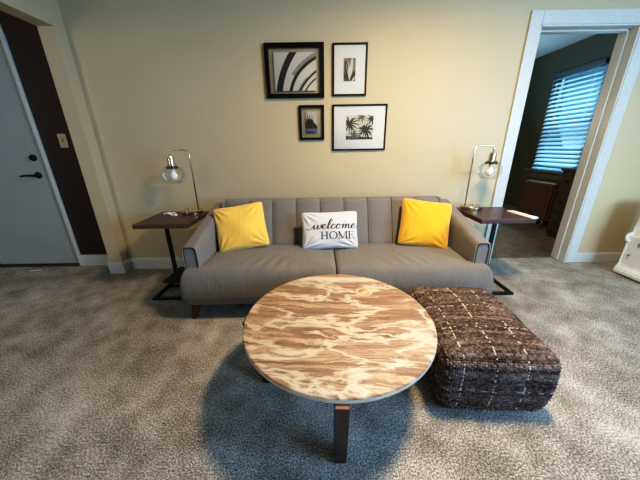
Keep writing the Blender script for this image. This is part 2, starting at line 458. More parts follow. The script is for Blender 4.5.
t = thing('light_switch', 'almond light switch plate on the dark brown wall right of the entry door', 'light switch', (-2.448, HY, 1.305))
obj('switch_plate', box((-2.488, HY-.006, 1.243), (-2.408, HY, 1.368), .003), M['plate'], t)
obj('toggle', box((-2.453, HY-.018, 1.294), (-2.443, HY-.006, 1.318), .002), M['plate'], t)

tag(obj('paper_scrap', add_prism(bmesh.new(), [(-3.13, 2.565), (-3.06, 2.588), (-3.01, 2.592), (-3.04, 2.571), (-3.1, 2.556)], 2, .001, .005), M['paper'], origin=(-3.08, 2.575, 0)),
    'small pale scrap of paper on the carpet in front of the entry door', 'paper scrap')

# ------------------------------------------------------------------ the far room
win = struct(thing('window_1', 'x', 'x')); del win['label'], win['category']
bm = bmesh.new(); fx0, fx1 = XR+.08, XR+.12
add_box(bm, (fx0, WY0, WZ0), (fx1, WY0+.05, WZ1)); add_box(bm, (fx0, WY1-.05, WZ0), (fx1, WY1, WZ1))
for z in (WZ0, (WZ0+WZ1)/2-.02, WZ1-.05): add_box(bm, (fx0, WY0+.05, z), (fx1, WY1-.05, z+.05))
obj('window_frame', bm, M['headrail'], win)
obj('window_pane', box((fx0+.017, WY0+.05, WZ0+.05), (fx0+.021, WY1-.05, WZ1-.05)), M['glass'], win)
bm = bmesh.new()
add_box(bm, (XR-.06, WY0-.1, WZ0-.045), (XR+.08, WY1+.1, WZ0-.005), .006); add_box(bm, (XR-.02, WY0-.06, WZ0-.135), (XR, WY1+.06, WZ0-.045), .004)
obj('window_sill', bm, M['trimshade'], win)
bl = thing('window_blind', 'white horizontal slat blind lowered over the window in the far dark green room', 'blind', (XR-.01, (WY0+WY1)/2, WZ1))
obj('headrail', box((XR-.035, WY0+.004, WZ1-.055), (XR+.035, WY1-.004, WZ1), .004), M['headrail'], bl)
bm = bmesh.new(); ns = 21; pitch = (WZ1-.08-WZ0-.03)/ns
for k in range(ns):
    z = WZ1-.085-k*pitch; ang = math.radians(38)
    pts = []
    for s in range(6):
        q = -1+2*s/5; w = .0275*q; c = .0035*(1-q*q)
        pts.append((XR+.0+w*math.cos(ang)-c*math.sin(ang), z+w*math.sin(ang)+c*math.cos(ang)))
    vs = [[bm.verts.new((p[0], y, p[1])) for p in pts] for y in (WY0+.012, WY1-.012)]
    for s in range(5): bm.faces.new((vs[0][s], vs[0][s+1], vs[1][s+1], vs[1][s]))
obj('slats', bm, M['slat'], bl, True)
bm = bmesh.new()
for y in (WY0+.1, WY1-.1): add_tube(bm, [(XR-.024, y, WZ1-.05), (XR-.024, y, WZ0+.02)], .0018, 6)
obj('ladder_cord', bm, M['slat'], bl)
obj('bottom_rail', box((XR-.026, WY0+.012, WZ0+.004), (XR+.026, WY1-.012, WZ0+.026), .004), M['slat'], bl)

rad = thing('radiator', 'bronze cast-iron column radiator below the far window', 'radiator', (3.43, 4.05, 0))
NS = 11; ry0, ry1 = 3.79, 4.34
for k in range(NS):
    y = ry0+(k+.5)*(ry1-ry0)/NS; bm = bmesh.new()
    for x in (3.375, 3.425, 3.475):
        add_tube(bm, smooth_path([(x, y, .13), (x, y, .2), (x, y, .58), (x, y, .64)], 3), .018, 10)
    for z in (.13, .64): add_tube(bm, smooth_path([(3.362, y, z), (3.43, y, z+(.012 if z > .3 else -.012)), (3.488, y, z)], 4), .0225, 10)
    obj('radiator_section', bm, M['iron'], rad, True)
for y in (ry0+.03, ry1-.03):
    bm = bmesh.new()
    for x in (3.37, 3.48): add_tube(bm, [(x, y, .13), (x-.004, y, .05), (x-.006, y, -.004)], [.019, .014, .022], 10)
    obj('radiator_foot', bm, M['iron'], rad, True)
bm = bmesh.new(); add_tube(bm, smooth_path([(3.43, ry0+.01, .13), (3.43, 3.74, .13), (3.43, 3.72, .1), (3.43, 3.72, -.004)], 5), .014, 10)
add_lathe(bm, [(.02, 0), (.026, .02), (.02, .05)], (3.43, 3.72, .13), 12)
obj('radiator_valve', bm, M['iron'], rad, True)

dr = thing('dresser', 'dark brown dresser partly hidden by the right doorway jamb in the far room', 'dresser', (3.3, 3.28, 0))
dx0, dx1, dy0, dy1 = 3.16, 3.5, 2.98, 3.5
bm = bmesh.new(); add_box(bm, (dx0+.018, dy0, .06), (dx1, dy1, .88), .004); add_box(bm, (dx0+.03, dy0+.01, -.004), (dx1-.01, dy1-.01, .06))
obj('carcass', bm, M['dresser'], dr)
obj('top', box((dx0-.005, dy0-.012, .88), (dx1+.01, dy1+.012, .915), .006), M['dresser'], dr)
for i, (z0, z1) in enumerate(((.08, .33), (.345, .595), (.61, .865))):
    d = obj('drawer', box((dx0, dy0+.02, z0), (dx0+.018, dy1-.02, z1), .004), M['dresser'], dr)
    for y in (dy0+.13, dy1-.13):
        bm = bmesh.new(); add_lathe(bm, [(.007, 0), (.007, -.014), (.015, -.02), (.015, -.028), (.008, -.033)], (dx0, y, (z0+z1)/2+.02), 16, axis='x')
        obj('knob', bm, M['black'], d, True)

# ------------------------------------------------------------------ sofa
SX = .115; HW = 1.085
sofa = thing('sofa', 'grey three-seat sofa with channel-tufted back against the beige wall', 'sofa', (SX, 2.05, 0))
def sx(v): return SX+v
# base rail
obj('base', box((SX-HW-.006, 1.665, .125), (SX+HW+.006, 2.44, .25), .02, 3), M['sofa'], sofa, True, sharp=.9)
# seat cushions: wide in front of the arms, narrower between them
def seat_cushion(side):
    def prof(a, lo, hi, r):   # soft-edge weight
        return min(1, max(0, min((a-lo)/r, (hi-a)/r)))
    nx, ny = 64, 48
    X = np.linspace(0, 1, nx); Y = np.linspace(0, 1, ny)
    y0, y1, ys = 1.635, 2.16, 1.715
    zb, zt = .165, .412
    ctr = .001; out_f = HW+.038; out_b = HW-.108
    R = .065
    V, F = [], []
    layers = 14
    # stack outline loops from the bottom up, inset with a rounded shoulder, then a crowned top
    def outline(inset, n=40):
        pts = []
        i0 = ctr+min(inset*.15, .004)
        # corner order: centre-front, outer-front, outer at arm, inner at arm, back outer, back centre
        cf = [(i0, y0+inset), (out_f-inset, y0+inset), (out_f-inset, ys-.006), (out_b-inset*.2, ys-.006), (out_b-inset*.2, y1), (i0, y1)]
        seglen = [36, 14, 10, 18, 34, 20]; res = []
        for k in range(6):
            a = np.array(cf[k]); b = np.array(cf[(k+1) % 6])
            for j in range(seglen[k]): res.append(a+(b-a)*j/seglen[k])
        res = np.array(res)
        # round the outer-front corner
        sm = res.copy()
        for _ in range(5):
            nb = (np.roll(sm, 1, 0)+np.roll(sm, -1, 0))/2
            w = np.exp(-((res[:, 0]-out_f)**2+(res[:, 1]-y0)**2)/.0035)[:, None]
            sm = sm*(1-w)+nb*w
        return sm
    loops = []
    for k in range(layers+1):
        a = k/layers
        if a < .35: th = (1-a/.35)*PI/2; ins = .035*(1-math.cos(th)); z = zb+.05*(1-math.sin(th))
        else:
            th = (a-.35)/.65*PI/2; ins = R*(1-math.cos(th)); z = zb+.05+(zt-zb-.05)*(math.sin(th)**.9)
        loops.append((outline(ins), z))
    n = len(loops[0][0])
    for lo, z in loops:
        for p in lo: V.append((p[0], p[1], z))
    for k in range(layers):
        for i in range(n): F.append((k*n+i, k*n+(i+1) % n, (k+1)*n+(i+1) % n, (k+1)*n+i))
    last = loops[-1][0]; c = np.array([.5, 1.9]); base = layers*n
    steps = 14
    for s in range(1, steps):
        q = s/steps
        for p in last:
            pp = p+(c-p)*q
            V.append((pp[0], pp[1], zt+.022*(1-(1-q)**2)))
        for i in range(n): F.append((base+i, base+(i+1) % n, base+n+(i+1) % n, base+n+i))
        base += n
    V.append((c[0], c[1], zt+.022)); ci = len(V)-1
    for i in range(n): F.append((base+i, base+(i+1) % n, ci))
    F.append(tuple(reversed(range(n))))
    V = np.array(V)
    # gentle sag and drag wrinkles in the upholstery near the middle of the front edge
    hx = V[:, 0]; hy = V[:, 1]
    up = np.clip((V[:, 2]-.36)/.06, 0, 1)
    wr = np.sin((hx*1.0+(hy-1.6)*.5)*70)*np.exp(-((hx-.48)/.2)**2-((hy-1.75)/.09)**2)
    V[:, 2] += up*(.008*wr)
    V[:, 0] = SX+side*V[:, 0]
    if side < 0: F = [tuple(reversed(f)) for f in F]
    raw('seat_cushion', V, F, M['cushion'], sofa)
seat_cushion(-1); seat_cushion(1)
# channel-tufted backrest
def backrest():
    NP, ns = 9, 14; x0, x1 = -1.035, 1.035
    sec = [(2.15, .30), (2.15, .42), (2.19, .52), (2.225, .62), (2.26, .70), (2.278, .745), (2.292, .772), (2.325, .784), (2.38, .782), (2.41, .765), (2.43, .735), (2.445, .6), (2.455, .4), (2.45, .2), (2.3, .18), (2.16, .2)]
    sp = smooth_path([(0, a, b) for a, b in sec], 3, True)
    V, F = [], []; n = len(sp); xs = []
    edges = [-.995, -.945]+[-.945+.21*k for k in range(1, 10)]+[.995]
    for k in range(len(edges)-1):
        m = ns if edges[k+1]-edges[k] > .1 else 4
        for j in range(m): xs.append((edges[k]+(edges[k+1]-edges[k])*j/m, j/m))
    xs.append((edges[-1], 0))
    for x, q in xs:
        puff = .026*(abs(math.sin(PI*q))**.42)-.026
        end = min(1, min(x-edges[0], edges[-1]-x)/.06); drop = .03*(1-end)**2
        for i, p in enumerate(sp):
            d = sp[(i+1) % n]-sp[i-1]; nrm = Vector((0, d.z, -d.y)).normalized()   # outward
            if (Vector((0, p.y+nrm.y*.01-2.35, p.z+nrm.z*.01-.5)).length < Vector((0, p.y-2.35, p.z-.5)).length): nrm = -nrm
            w = 1 if (p.y < 2.37 and p.z > .35) else .15
            V.append((SX+x, p.y+nrm.y*(puff*w-drop*.5), p.z+nrm.z*(puff*w*.5-drop)))
    for j in range(len(xs)-1):
        for i in range(n): F.append((j*n+i, (j+1)*n+i, (j+1)*n+(i+1) % n, j*n+(i+1) % n))
    F.append(tuple(range(n))); F.append(tuple(reversed([(len(xs)-1)*n+i for i in range(n)])))
    bk = raw('backrest', V, F, M['sofa'], sofa)
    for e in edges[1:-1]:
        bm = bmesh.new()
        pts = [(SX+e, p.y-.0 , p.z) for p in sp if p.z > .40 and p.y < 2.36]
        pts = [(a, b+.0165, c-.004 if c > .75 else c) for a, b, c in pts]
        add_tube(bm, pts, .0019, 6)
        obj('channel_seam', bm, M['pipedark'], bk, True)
backrest()
def armrest(s):
    def zt(y):
        a = min(1, max(0, (y-1.72)/.68)); return .572+.172*a**.95
    ys = [1.712, 1.718, 1.73]+list(np.linspace(1.8, 2.34, 11))+[2.38, 2.42, 2.45, 2.465, 2.47]
    V, F = [], []; ring = 40
    xi, xo = HW-.108, HW
    def sect(y, ins):
        top = zt(y)-ins-(.05 if y > 2.44 else 0)*((y-2.44)/.03)**2; bot = .24+ins; cx = (xi+xo)/2; hw = (xo-xi)/2-ins; cz = (top+bot)/2; hh = (top-bot)/2; r = .026
        pts = []
        for k in range(ring):
            a = 2*PI*k/ring; ca, sa = math.cos(a), math.sin(a)
            # rounded rectangle
            X = (hw-r)*(1 if ca > 0 else -1)*(1 if abs(ca) > 1e-6 else 0)
            tx = max(-1, min(1, ca*1.9)); 
            n4 = 9
            rr = (abs(ca)**n4+abs(sa)**n4)**(-1/n4)
            x, z = rr*ca, rr*sa
            dx = abs(x)*hw; dz = abs(z)*hh
            # corner rounding
            ex, ez = dx-(hw-r), dz-(hh-r)
            if ex > 0 and ez > 0:
                l = math.hypot(ex, ez)
                if l > r: dx, dz = hw-r+ex*r/l, hh-r+ez*r/l
            pts.append((cx+math.copysign(dx, x), cz+math.copysign(dz, z)))
        return pts
    ins = {1.712: .012, 1.718: .003, 2.465: .006, 2.47: .02}
    for y in ys:
        flare = .0
        for x, z in sect(y, ins.get(float(y), 0)): V.append((SX+s*x, y, z))
    for j in range(len(ys)-1):
        for k in range(ring): F.append((j*ring+k, j*ring+(k+1) % ring, (j+1)*ring+(k+1) % ring, (j+1)*ring+k))
    F.append(tuple(range(ring))); F.append(tuple((len(ys)-1)*ring+k for k in reversed(range(ring))))
    if s < 0: F = [tuple(reversed(f)) for f in F]
    arm = raw('armrest', V, F, M['sofa'], sofa)
    arm.data.set_sharp_from_angle(angle=.8)
    for nm, off, rad_, m in (('piping', 0, .0035, M['piping']), ('piping', .010, .0035, M['pipedark'])):
        bm = bmesh.new()
        pts = [(SX+s*x, 1.7095, z) for x, z in sect(1.73, .004+off*.9) if z > .3]
        pts.sort(key=lambda p: math.atan2(p[2]-.32, (p[0]-SX)*s-(xi+xo)/2))
        pts = [p for p in pts]
        add_tube(bm, pts, rad_, 8)
        pp = obj(nm, bm, m, arm, True)
        pp['label'] = 'pale grey edge piping' if off == 0 else 'dark inner piping line'
armrest(-1); armrest(1)
for x in (-HW+.035, HW-.035):
    for y, d in ((1.715, -1), (2.40, 1)):
        bm = bmesh.new()
        add_tube(bm, [(SX+x, y, .135), (SX+x*1.012, y+.012*d, .06), (SX+x*1.025, y+.02*d, 0)], [.036, .029, .02], 16)
        obj('leg', bm, M['sofaleg'], sofa, True, sharp=.8)

# ------------------------------------------------------------------ pillows
def pillow_surface(w, h, t, u, v, side=1, seed=0):
    x = w/2*u*(1-.06*(1-v*v)); y = h/2*v*(1-.06*(1-u*u))
    k = 1-.055*(u*u*v*v)**3; x *= k; y *= k
    p = max(0, (1-u*u)*(1-v*v))
    z = side*t/2*p**.42
    z += side*.006*math.sin(5*u+seed)*math.sin(4*v+seed*2)*p**.5
    # tension folds running in from the corners
    for (cu, cv) in ((-1, -1), (1, -1), (-1, 1), (1, 1)):
        du, dv = u-cu, v-cv; r = math.hypot(du, dv); a = math.atan2(dv*cv*-1, du*cu*-1)
        z += side*.0065*math.sin(a*14+seed+cu*2+cv)*math.exp(-((r-.45)/.28)**2)*min(1, p*6)
    return Vector((x, y, z))
def pillow(name, label, mat, w, h, t, centre, lean, roll, yaw, seed, group=None):
    """local x right, y up the pillow, z toward the viewer"""
    m = Matrix.Rotation(yaw, 4, 'Z') @ Matrix.Rotation(PI/2-lean, 4, 'X') @ Matrix.Rotation(roll, 4, 'Z')
    m = Matrix.Translation(centre) @ m
    n = 49; V, F = [], []
    us = [math.sin(PI/2*(-1+2*i/(n-1))) for i in range(n)]
    for side in (1, -1):
        off = len(V)
        for j in range(n):
            for i in range(n): V.append(m @ pillow_surface(w, h, t, us[i], us[j], side, seed))
        f = grid_faces(n, n, off)
        F += f if side > 0 else [tuple(reversed(q)) for q in f]
    o = raw(name, V, F, mat, None, True, origin=tuple(centre))
    bm = bmesh.new(); bm.from_mesh(o.data); bmesh.ops.remove_doubles(bm, verts=bm.verts, dist=.0004); bm.to_mesh(o.data); bm.free()
    for p in o.data.polygons: p.use_smooth = True
    tag(o, label, 'pillow', group)
    # edge seam
    bm = bmesh.new(); path = []
    for a in range(4):
        for i in range(24):
            q = -1+2*i/24
            u, v = ((q, -1), (1, q), (-q, 1), (-1, -q))[a]
            path.append(m @ pillow_surface(w, h, t, u, v, 1, seed))
    add_tube(bm, path, .0035, 6, True)
    obj('seam', bm, mat, o, True)
    return o, m
pillow('throw_pillow', 'pale yellow velvet pillow leaning in the left corner of the sofa', M['yellowlite'], .42, .385, .165, Vector((-.655, 2.105, .592)), math.radians(24), math.radians(8), math.radians(6), 1, 'yellow pillows')
pillow('throw_pillow', 'deeper yellow velvet pillow leaning in the right corner of the sofa', M['yellow'], .41, .40, .165, Vector((.878, 2.105, .598)), math.radians(24), math.radians(-7), math.radians(-6), 3, 'yellow pillows')
wp, wm = pillow('lumbar_pillow', 'white rectangular pillow lettered welcome HOME at the middle of the sofa', M['canvas'], .47, .31, .12, Vector((.082, 2.07, .565)), math.radians(22), math.radians(1), 0, 5)

def lettering(o, m, w, h, t, seed):
    bm = bmesh.new()
    def P(x, y):
        u, v = x/(w/2), y/(h/2)
        for _ in range(3):
            uu = x/(w/2)/(1-.06*(1-v*v)); vv = y/(h/2)/(1-.06*(1-u*u)); u, v = uu, vv
        p = pillow_surface(w, h, t, u, v, 1, seed); p.z += .0022
        return m @ p
    def stroke(pts, wid, closed=False, seg=6):
        sp = smooth_path([(a, b, 0) for a, b in pts], seg, closed); n = len(sp); pr = None; first = None
        for i, p in enumerate(sp):
            d = (sp[(i+1) % n]-sp[i-1]) if closed else (sp[min(i+1, n-1)]-sp[max(i-1, 0)])
            if d.length < 1e-9: continue
            d.normalize(); q = wid(d)/2
            a = bm.verts.new(P(p.x-d.y*q, p.y+d.x*q)); b = bm.verts.new(P(p.x+d.y*q, p.y-d.x*q))
            if pr: bm.faces.new((pr[0], pr[1], b, a))
            else: first = (a, b)
            pr = (a, b)
        if closed: bm.faces.new((pr[0], pr[1], first[1], first[0]))
    cal = lambda d: .0032+.0075*max(0, -d.y*.9-d.x*.25)+.002*abs(d.y)
    G = {
     'w': ([(-1.15, .12), (-.7, -.12), (-.25, .25), (.02, .9), (.06, .35), (.25, 0), (.5, .25), (.66, .9), (.68, .35), (.88, 0), (1.1, .3), (1.2, .95), (1.42, .72)], 1.35),
     'e': ([(0, .62), (.05, .3), (.45, .5), (.62, .82), (.4, 1), (.12, .72), (.12, .25), (.42, 0), (.85, .3)], .82),
     'l': ([(0, .3), (.4, .95), (.66, 1.8), (.5, 2.15), (.28, 1.7), (.2, .6), (.34, 0), (.72, .3)], .68),
     'c': ([(.0, .35), (.15, .7), (.42, 1), (.62, .85), (.42, 1), (.15, .72), (.12, .25), (.42, 0), (.85, .35)], .82),
     'o': ([(.0, .35), (.42, 1), (.14, .75), (.1, .25), (.38, 0), (.68, .3), (.64, .8), (.42, 1), (.6, .82), (1.0, .85)], .98),
     'm': ([(0, .8), (.15, .98), (.22, .6), (.2, 0), (.38, .7), (.6, 1), (.7, .6), (.68, 0), (.86, .7), (1.08, 1), (1.2, .6), (1.2, .15), (1.36, 0), (1.62, .3)], 1.58),
     'E': ([(0, .3), (.45, .5), (.62, .82), (.4, 1), (.12, .72), (.12, .25), (.42, 0), (.9, .2), (1.25, .75)], 1),
    }
    sx_, sy_, x, yb = .0485, .037, -.135, .008
    for ch in 'welcomE':
        pts, adv = G[ch]
        stroke([(x+(a+.22*b)*sx_, yb+b*sy_) for a, b in pts], cal)
        x += adv*sx_
    def bar(x0, y0, x1, y1, n=6):   # straight bar following the fabric
        hor = abs(x1-x0) > abs(y1-y0)
        for k in range(n):
            a, b = k/n, (k+1)/n
            q = [(x0+(x1-x0)*a, y0), (x0+(x1-x0)*b, y0), (x0+(x1-x0)*b, y1), (x0+(x1-x0)*a, y1)] if hor else [(x0, y0+(y1-y0)*a), (x1, y0+(y1-y0)*a), (x1, y0+(y1-y0)*b), (x0, y0+(y1-y0)*b)]
            bm.faces.new([bm.verts.new(P(*c)) for c in q])
    y0, y1 = -.074, -.014; hgt = y1-y0; st, th = .0095, .0035
    def stem(xc, wide=st): bar(xc-wide/2, y0, xc+wide/2, y1); bar(xc-wide/2-.006, y0, xc+wide/2+.006, y0+th, 2); bar(xc-wide/2-.006, y1-th, xc+wide/2+.006, y1, 2)
    X0 = -.072
    stem(X0+.008); stem(X0+.047); bar(X0+.012, (y0+y1)/2-th/2, X0+.043, (y0+y1)/2+th/2)
    cx = X0+.099
    ring = [(cx+.029*math.cos(a), (y0+y1)/2+.0295*math.sin(a)) for a in [2*PI*k/20 for k in range(20)]]
    stroke(ring, lambda d: .0032+.0068*abs(d.y)**1.5, True, 3)
    mx = X0+.145
    stem(mx, .004); stem(mx+.059)
    stroke([(mx+.001, y1-.002), (mx+.014, (y0+y1)/2), (mx+.028, y0+.002)], lambda d: .0095)
    stroke([(mx+.028, y0+.002), (mx+.042, (y0+y1)/2), (mx+.056, y1-.002)], lambda d: .004)
    ex = X0+.228
    stem(ex); bar(ex, y1-th, ex+.036, y1); bar(ex, y0, ex+.038, y0+th); bar(ex, (y0+y1)/2-th/2, ex+.026, (y0+y1)/2+th/2)
    bar(ex+.0335, y1-.014, ex+.036, y1, 2); bar(ex+.0355, y0, ex+.038, y0+.015, 2); bar(ex+.0235, (y0+y1)/2-.008, ex+.026, (y0+y1)/2+.008, 2)
    me = bpy.data.meshes.new('lettering'); bm.to_mesh(me); bm.free()
    q = link_mesh('lettering', me, M['ink'], o); q['label'] = 'dark lettering welcome HOME'
lettering(wp, wm, .47, .31, .12, 5)

# ------------------------------------------------------------------ side tables
def side_table(s, label, xin, xout, xf):
    """s=-1 left of the sofa, +1 right; xin is the edge beside the sofa, xout the far edge"""
    lo, hi = min(xin, xout), max(xin, xout); xm = (lo+hi)/2
    t = thing('side_table', label, 'side table', (xm, 2.2, 0), 'dark side tables')
    obj('tabletop', box((lo, 1.992, .622), (hi, 2.434, .66), .004), M['table'], t)
    px = xf-s*.002
    obj('post', box((px-.016, 2.348, .02), (px+.016, 2.374, .622), .003), M['black'], t)
    bm = bmesh.new(); a, b = min(px-.02, px+.02), max(px-.02, px+.02)
    add_box(bm, (px-.02, 2.06, .607), (px+.02, 2.40, .622))
    obj('support_bracket', bm, M['black'], t)
    fi = xin+s*.02; l2, h2 = min(fi, xf), max(fi, xf)
    bm = bmesh.new()
    add_box(bm, (l2, 1.945, 0), (h2, 1.972, .022), .002); add_box(bm, (l2, 2.37, 0), (h2, 2.397, .022), .002)
    add_box(bm, (l2, 2.165, 0), (h2, 2.187, .02))
    e0 = (xf-.026, xf) if xf > fi else (xf, xf+.026); e1 = (fi-.026, fi) if xf < fi else (fi, fi+.026)
    add_box(bm, (e0[0], 1.97, 0), (e0[1], 2.372, .0215), .002); add_box(bm, (e1[0], 1.97, 0), (e1[1], 2.372, .0215), .002)
    obj('base_frame', bm, M['black'], t)
    sh0, sh1 = (xf+.04, fi) if xf < fi else (fi, xf-.04)
    if s < 0:
        bm = box((sh0, 2.075, .092), (sh1, 2.385, .112), .003)
        for x in (sh0+.02, sh1-.02): add_box(bm, (x-.008, 2.366, .0), (x+.008, 2.384, .094))
        obj('lower_shelf', bm, M['blackshelf'], t)
    return t
side_table(-1, 'dark wood side table on black metal base left of the sofa', -1.042, -1.480, -1.437)
side_table(1, 'dark wood side table on black metal base right of the sofa', 1.276, 1.715, 1.645)

# ------------------------------------------------------------------ desk lamps
def desk_lamp(s, label, xr, y=2.35):
    """s points from the rod toward the glass shade"""
    z0 = .66; cx = xr+s*.058
    t = thing('table_lamp', label, 'lamp', (cx, y, z0), 'brass table lamps')
    bm = bmesh.new(); add_lathe(bm, [(.0, 0), (.088, 0), (.09, .004), (.09, .03), (.087, .034), (.0, .036)], (cx, y, z0), 48, cap=False)
    base = obj('base', bm, M['brass'], t, True, sharp=.6)
    bm = bmesh.new(); add_lathe(bm, [(.0, 0), (.009, 0), (.011, .01), (.007, .016), (0, .017)], (cx+s*.02, y, z0+.035), 16, cap=False)
    obj('switch_knob', bm, M['brass'], base, True)
    ax = xr+s*.165; zt = 1.207
    path = [(xr, y, z0+.022), (xr, y, 1.0), (xr+s*.002, y, zt-.05)]
    arc = [(xr+s*.04*(1-math.cos(a)), y, zt-.045+.045*math.sin(a)) for a in np.linspace(0, PI/2, 8)]
    arc2 = [(ax-s*.028*(1-math.sin(a)) , y, zt-.028+.028*math.cos(a)) for a in np.linspace(0, PI/2, 8)]
    bm = bmesh.new(); add_tube(bm, [(xr, y, z0+.022)]+arc+arc2+[(ax, y, 1.15)], .0062, 12)
    obj('stem', bm, M['brass'], t, True)
    bm = bmesh.new(); add_lathe(bm, [(.0, .0), (.012, 0), (.014, -.008), (.026, -.012), (.028, -.02), (.028, -.078), (.042, -.085), (.045, -.094), (.038, -.098), (0, -.098)], (ax, y, 1.158), 28, cap=False)
    obj('socket', bm, M['brass'], t, True, sharp=.6)
    bm = bmesh.new(); add_lathe(bm, [(.03, -.079), (.046, -.084), (.048, -.092), (.046, -.1), (.03, -.101)], (ax, y, 1.158), 28)
    k = obj('collar', bm, M['brassdark'], t, True, sharp=.6); k['label'] = 'dark ring below the socket'
    # blown glass globe, open at the bottom
    R, gz = .093, 1.0; prof = []
    for k in range(25):
        a = math.radians(26+(146-26)*k/24); prof.append((R*1.02*math.sin(a), R*.93*math.cos(a)))
    inner = [(r-.0018, h) for r, h in reversed(prof)]
    bm = bmesh.new(); add_lathe(bm, [(.036, R*.93*math.cos(math.radians(26))+.01)]+prof+[(prof[-1][0]-.002, prof[-1][1]-.002)]+inner[:1], (ax, y, gz), 40, cap=False)
    obj('glass_shade', bm, M['glass'], t, True)
    bm = bmesh.new(); add_lathe(bm, [(0, .062), (.013, .062), (.014, .04), (.022, .02), (.029, .0), (.03, -.012), (.025, -.03), (.013, -.042), (0, -.045)], (ax, y, gz+.0), 24, cap=False)
    obj('light_bulb', bm, M['bulb'], t, True)
    return t
desk_lamp(-1, 'brass table lamp with clear glass globe on the left side table', -1.1)
desk_lamp(1, 'brass table lamp with clear glass globe on the right side table', 1.325)

# white remote on the right table, white cable on the left one
rm = thing('remote_control', 'slim white remote control lying near the right corner of the right side table', 'remote', (1.668, 2.112, .66))
def rot_box(c, half, ang, z0, z1, bev):
    bm = box((-half[0], -half[1], z0), (half[0], half[1], z1), bev, 3)
    bm.transform(Matrix.Translation((c[0], c[1], 0)) @ Matrix.Rotation(ang, 4, 'Z')); return bm
obj('body', rot_box((1.668, 2.10), (.028, .128), math.radians(6.5), .66, .676, .006), M['plastic'], rm, True, sharp=.9)
obj('button_pad', rot_box((1.662, 2.153), (.015, .045), math.radians(6.5), .6755, .6775, .0008), M['plastic'], rm)
bm = bmesh.new()
pts = [(-1.40, 2.33, .664), (-1.375, 2.35, .668), (-1.35, 2.33, .672), (-1.365, 2.305, .668), (-1.335, 2.30, .67), (-1.31, 2.325, .674), (-1.29, 2.30, .668), (-1.275, 2.275, .665), (-1.31, 2.27, .667), (-1.345, 2.285, .676), (-1.38, 2.305, .674)]
add_tube(bm, smooth_path(pts, 6), .0055, 8)
add_box(bm, (-1.41, 2.318, .66), (-1.382, 2.342, .672), .003); add_box(bm, (-1.29, 2.26, .66), (-1.262, 2.282, .671), .003)
tag(obj('charging_cable', bm, M['plastic'], None, True, origin=(-1.34, 2.3, .66), sharp=.8), 'small crumpled white cable lying on the left side table beside the lamp', 'cable')

# ------------------------------------------------------------------ coffee table
TC = (.083, 1.105); TR = .458; TZ = .42
ct = thing('coffee_table', 'round coffee table with swirled brown and cream stone top and dark wooden legs', 'coffee table', (TC[0], TC[1], 0))
bm = bmesh.new(); add_lathe(bm, [(0, TZ), (TR-.006, TZ), (TR-.002, TZ-.002), (TR, TZ-.006)], (TC[0], TC[1], 0), 128, cap=False, mi=0)
add_lathe(bm, [(TR, TZ-.006), (TR, TZ-.02), (TR-.004, TZ-.026), (0, TZ-.026)], (TC[0], TC[1], 0), 128, cap=False, mi=1)
bmesh.ops.remove_doubles(bm, verts=bm.verts, dist=1e-5)
obj('tabletop', bm, [M['agate'], M['rim']], ct, True, sharp=.9)
bm = bmesh.new(); zb0, zb1 = .335, TZ-.026
add_box(bm, (TC[0]-.40, TC[1]-.024, zb0), (TC[0]+.40, TC[1]+.024, zb1), .003)
add_box(bm, (TC[0]-.024, TC[1]-.40, zb0-.0005), (TC[0]+.024, TC[1]+.40, zb1-.0005), .003)
obj('cross_frame', bm, M['tleg'], ct)
for k in range(4):
    a = k*PI/2; bm = bmesh.new()
    # slab leg that leans slightly inward toward the floor; radial profile
    prof = [(.405, 0), (.345, 0), (.392, zb1), (.476, zb1), (.476, zb1-.012)]
    add_prism(bm, prof, 1, -.026, .026)
    for f in bm.faces:
        if f.calc_center_median().z > zb1-.001: f.material_index = 1
    bmesh.ops.bevel(bm, geom=list(bm.edges), offset=.003, segments=1, affect='EDGES')
    bm.transform(Matrix.Translation((TC[0], TC[1], 0)) @ Matrix.Rotation(a-.035, 4, 'Z'))
    obj('leg', bm, [M['tleg'], M['tlegtop']], ct)

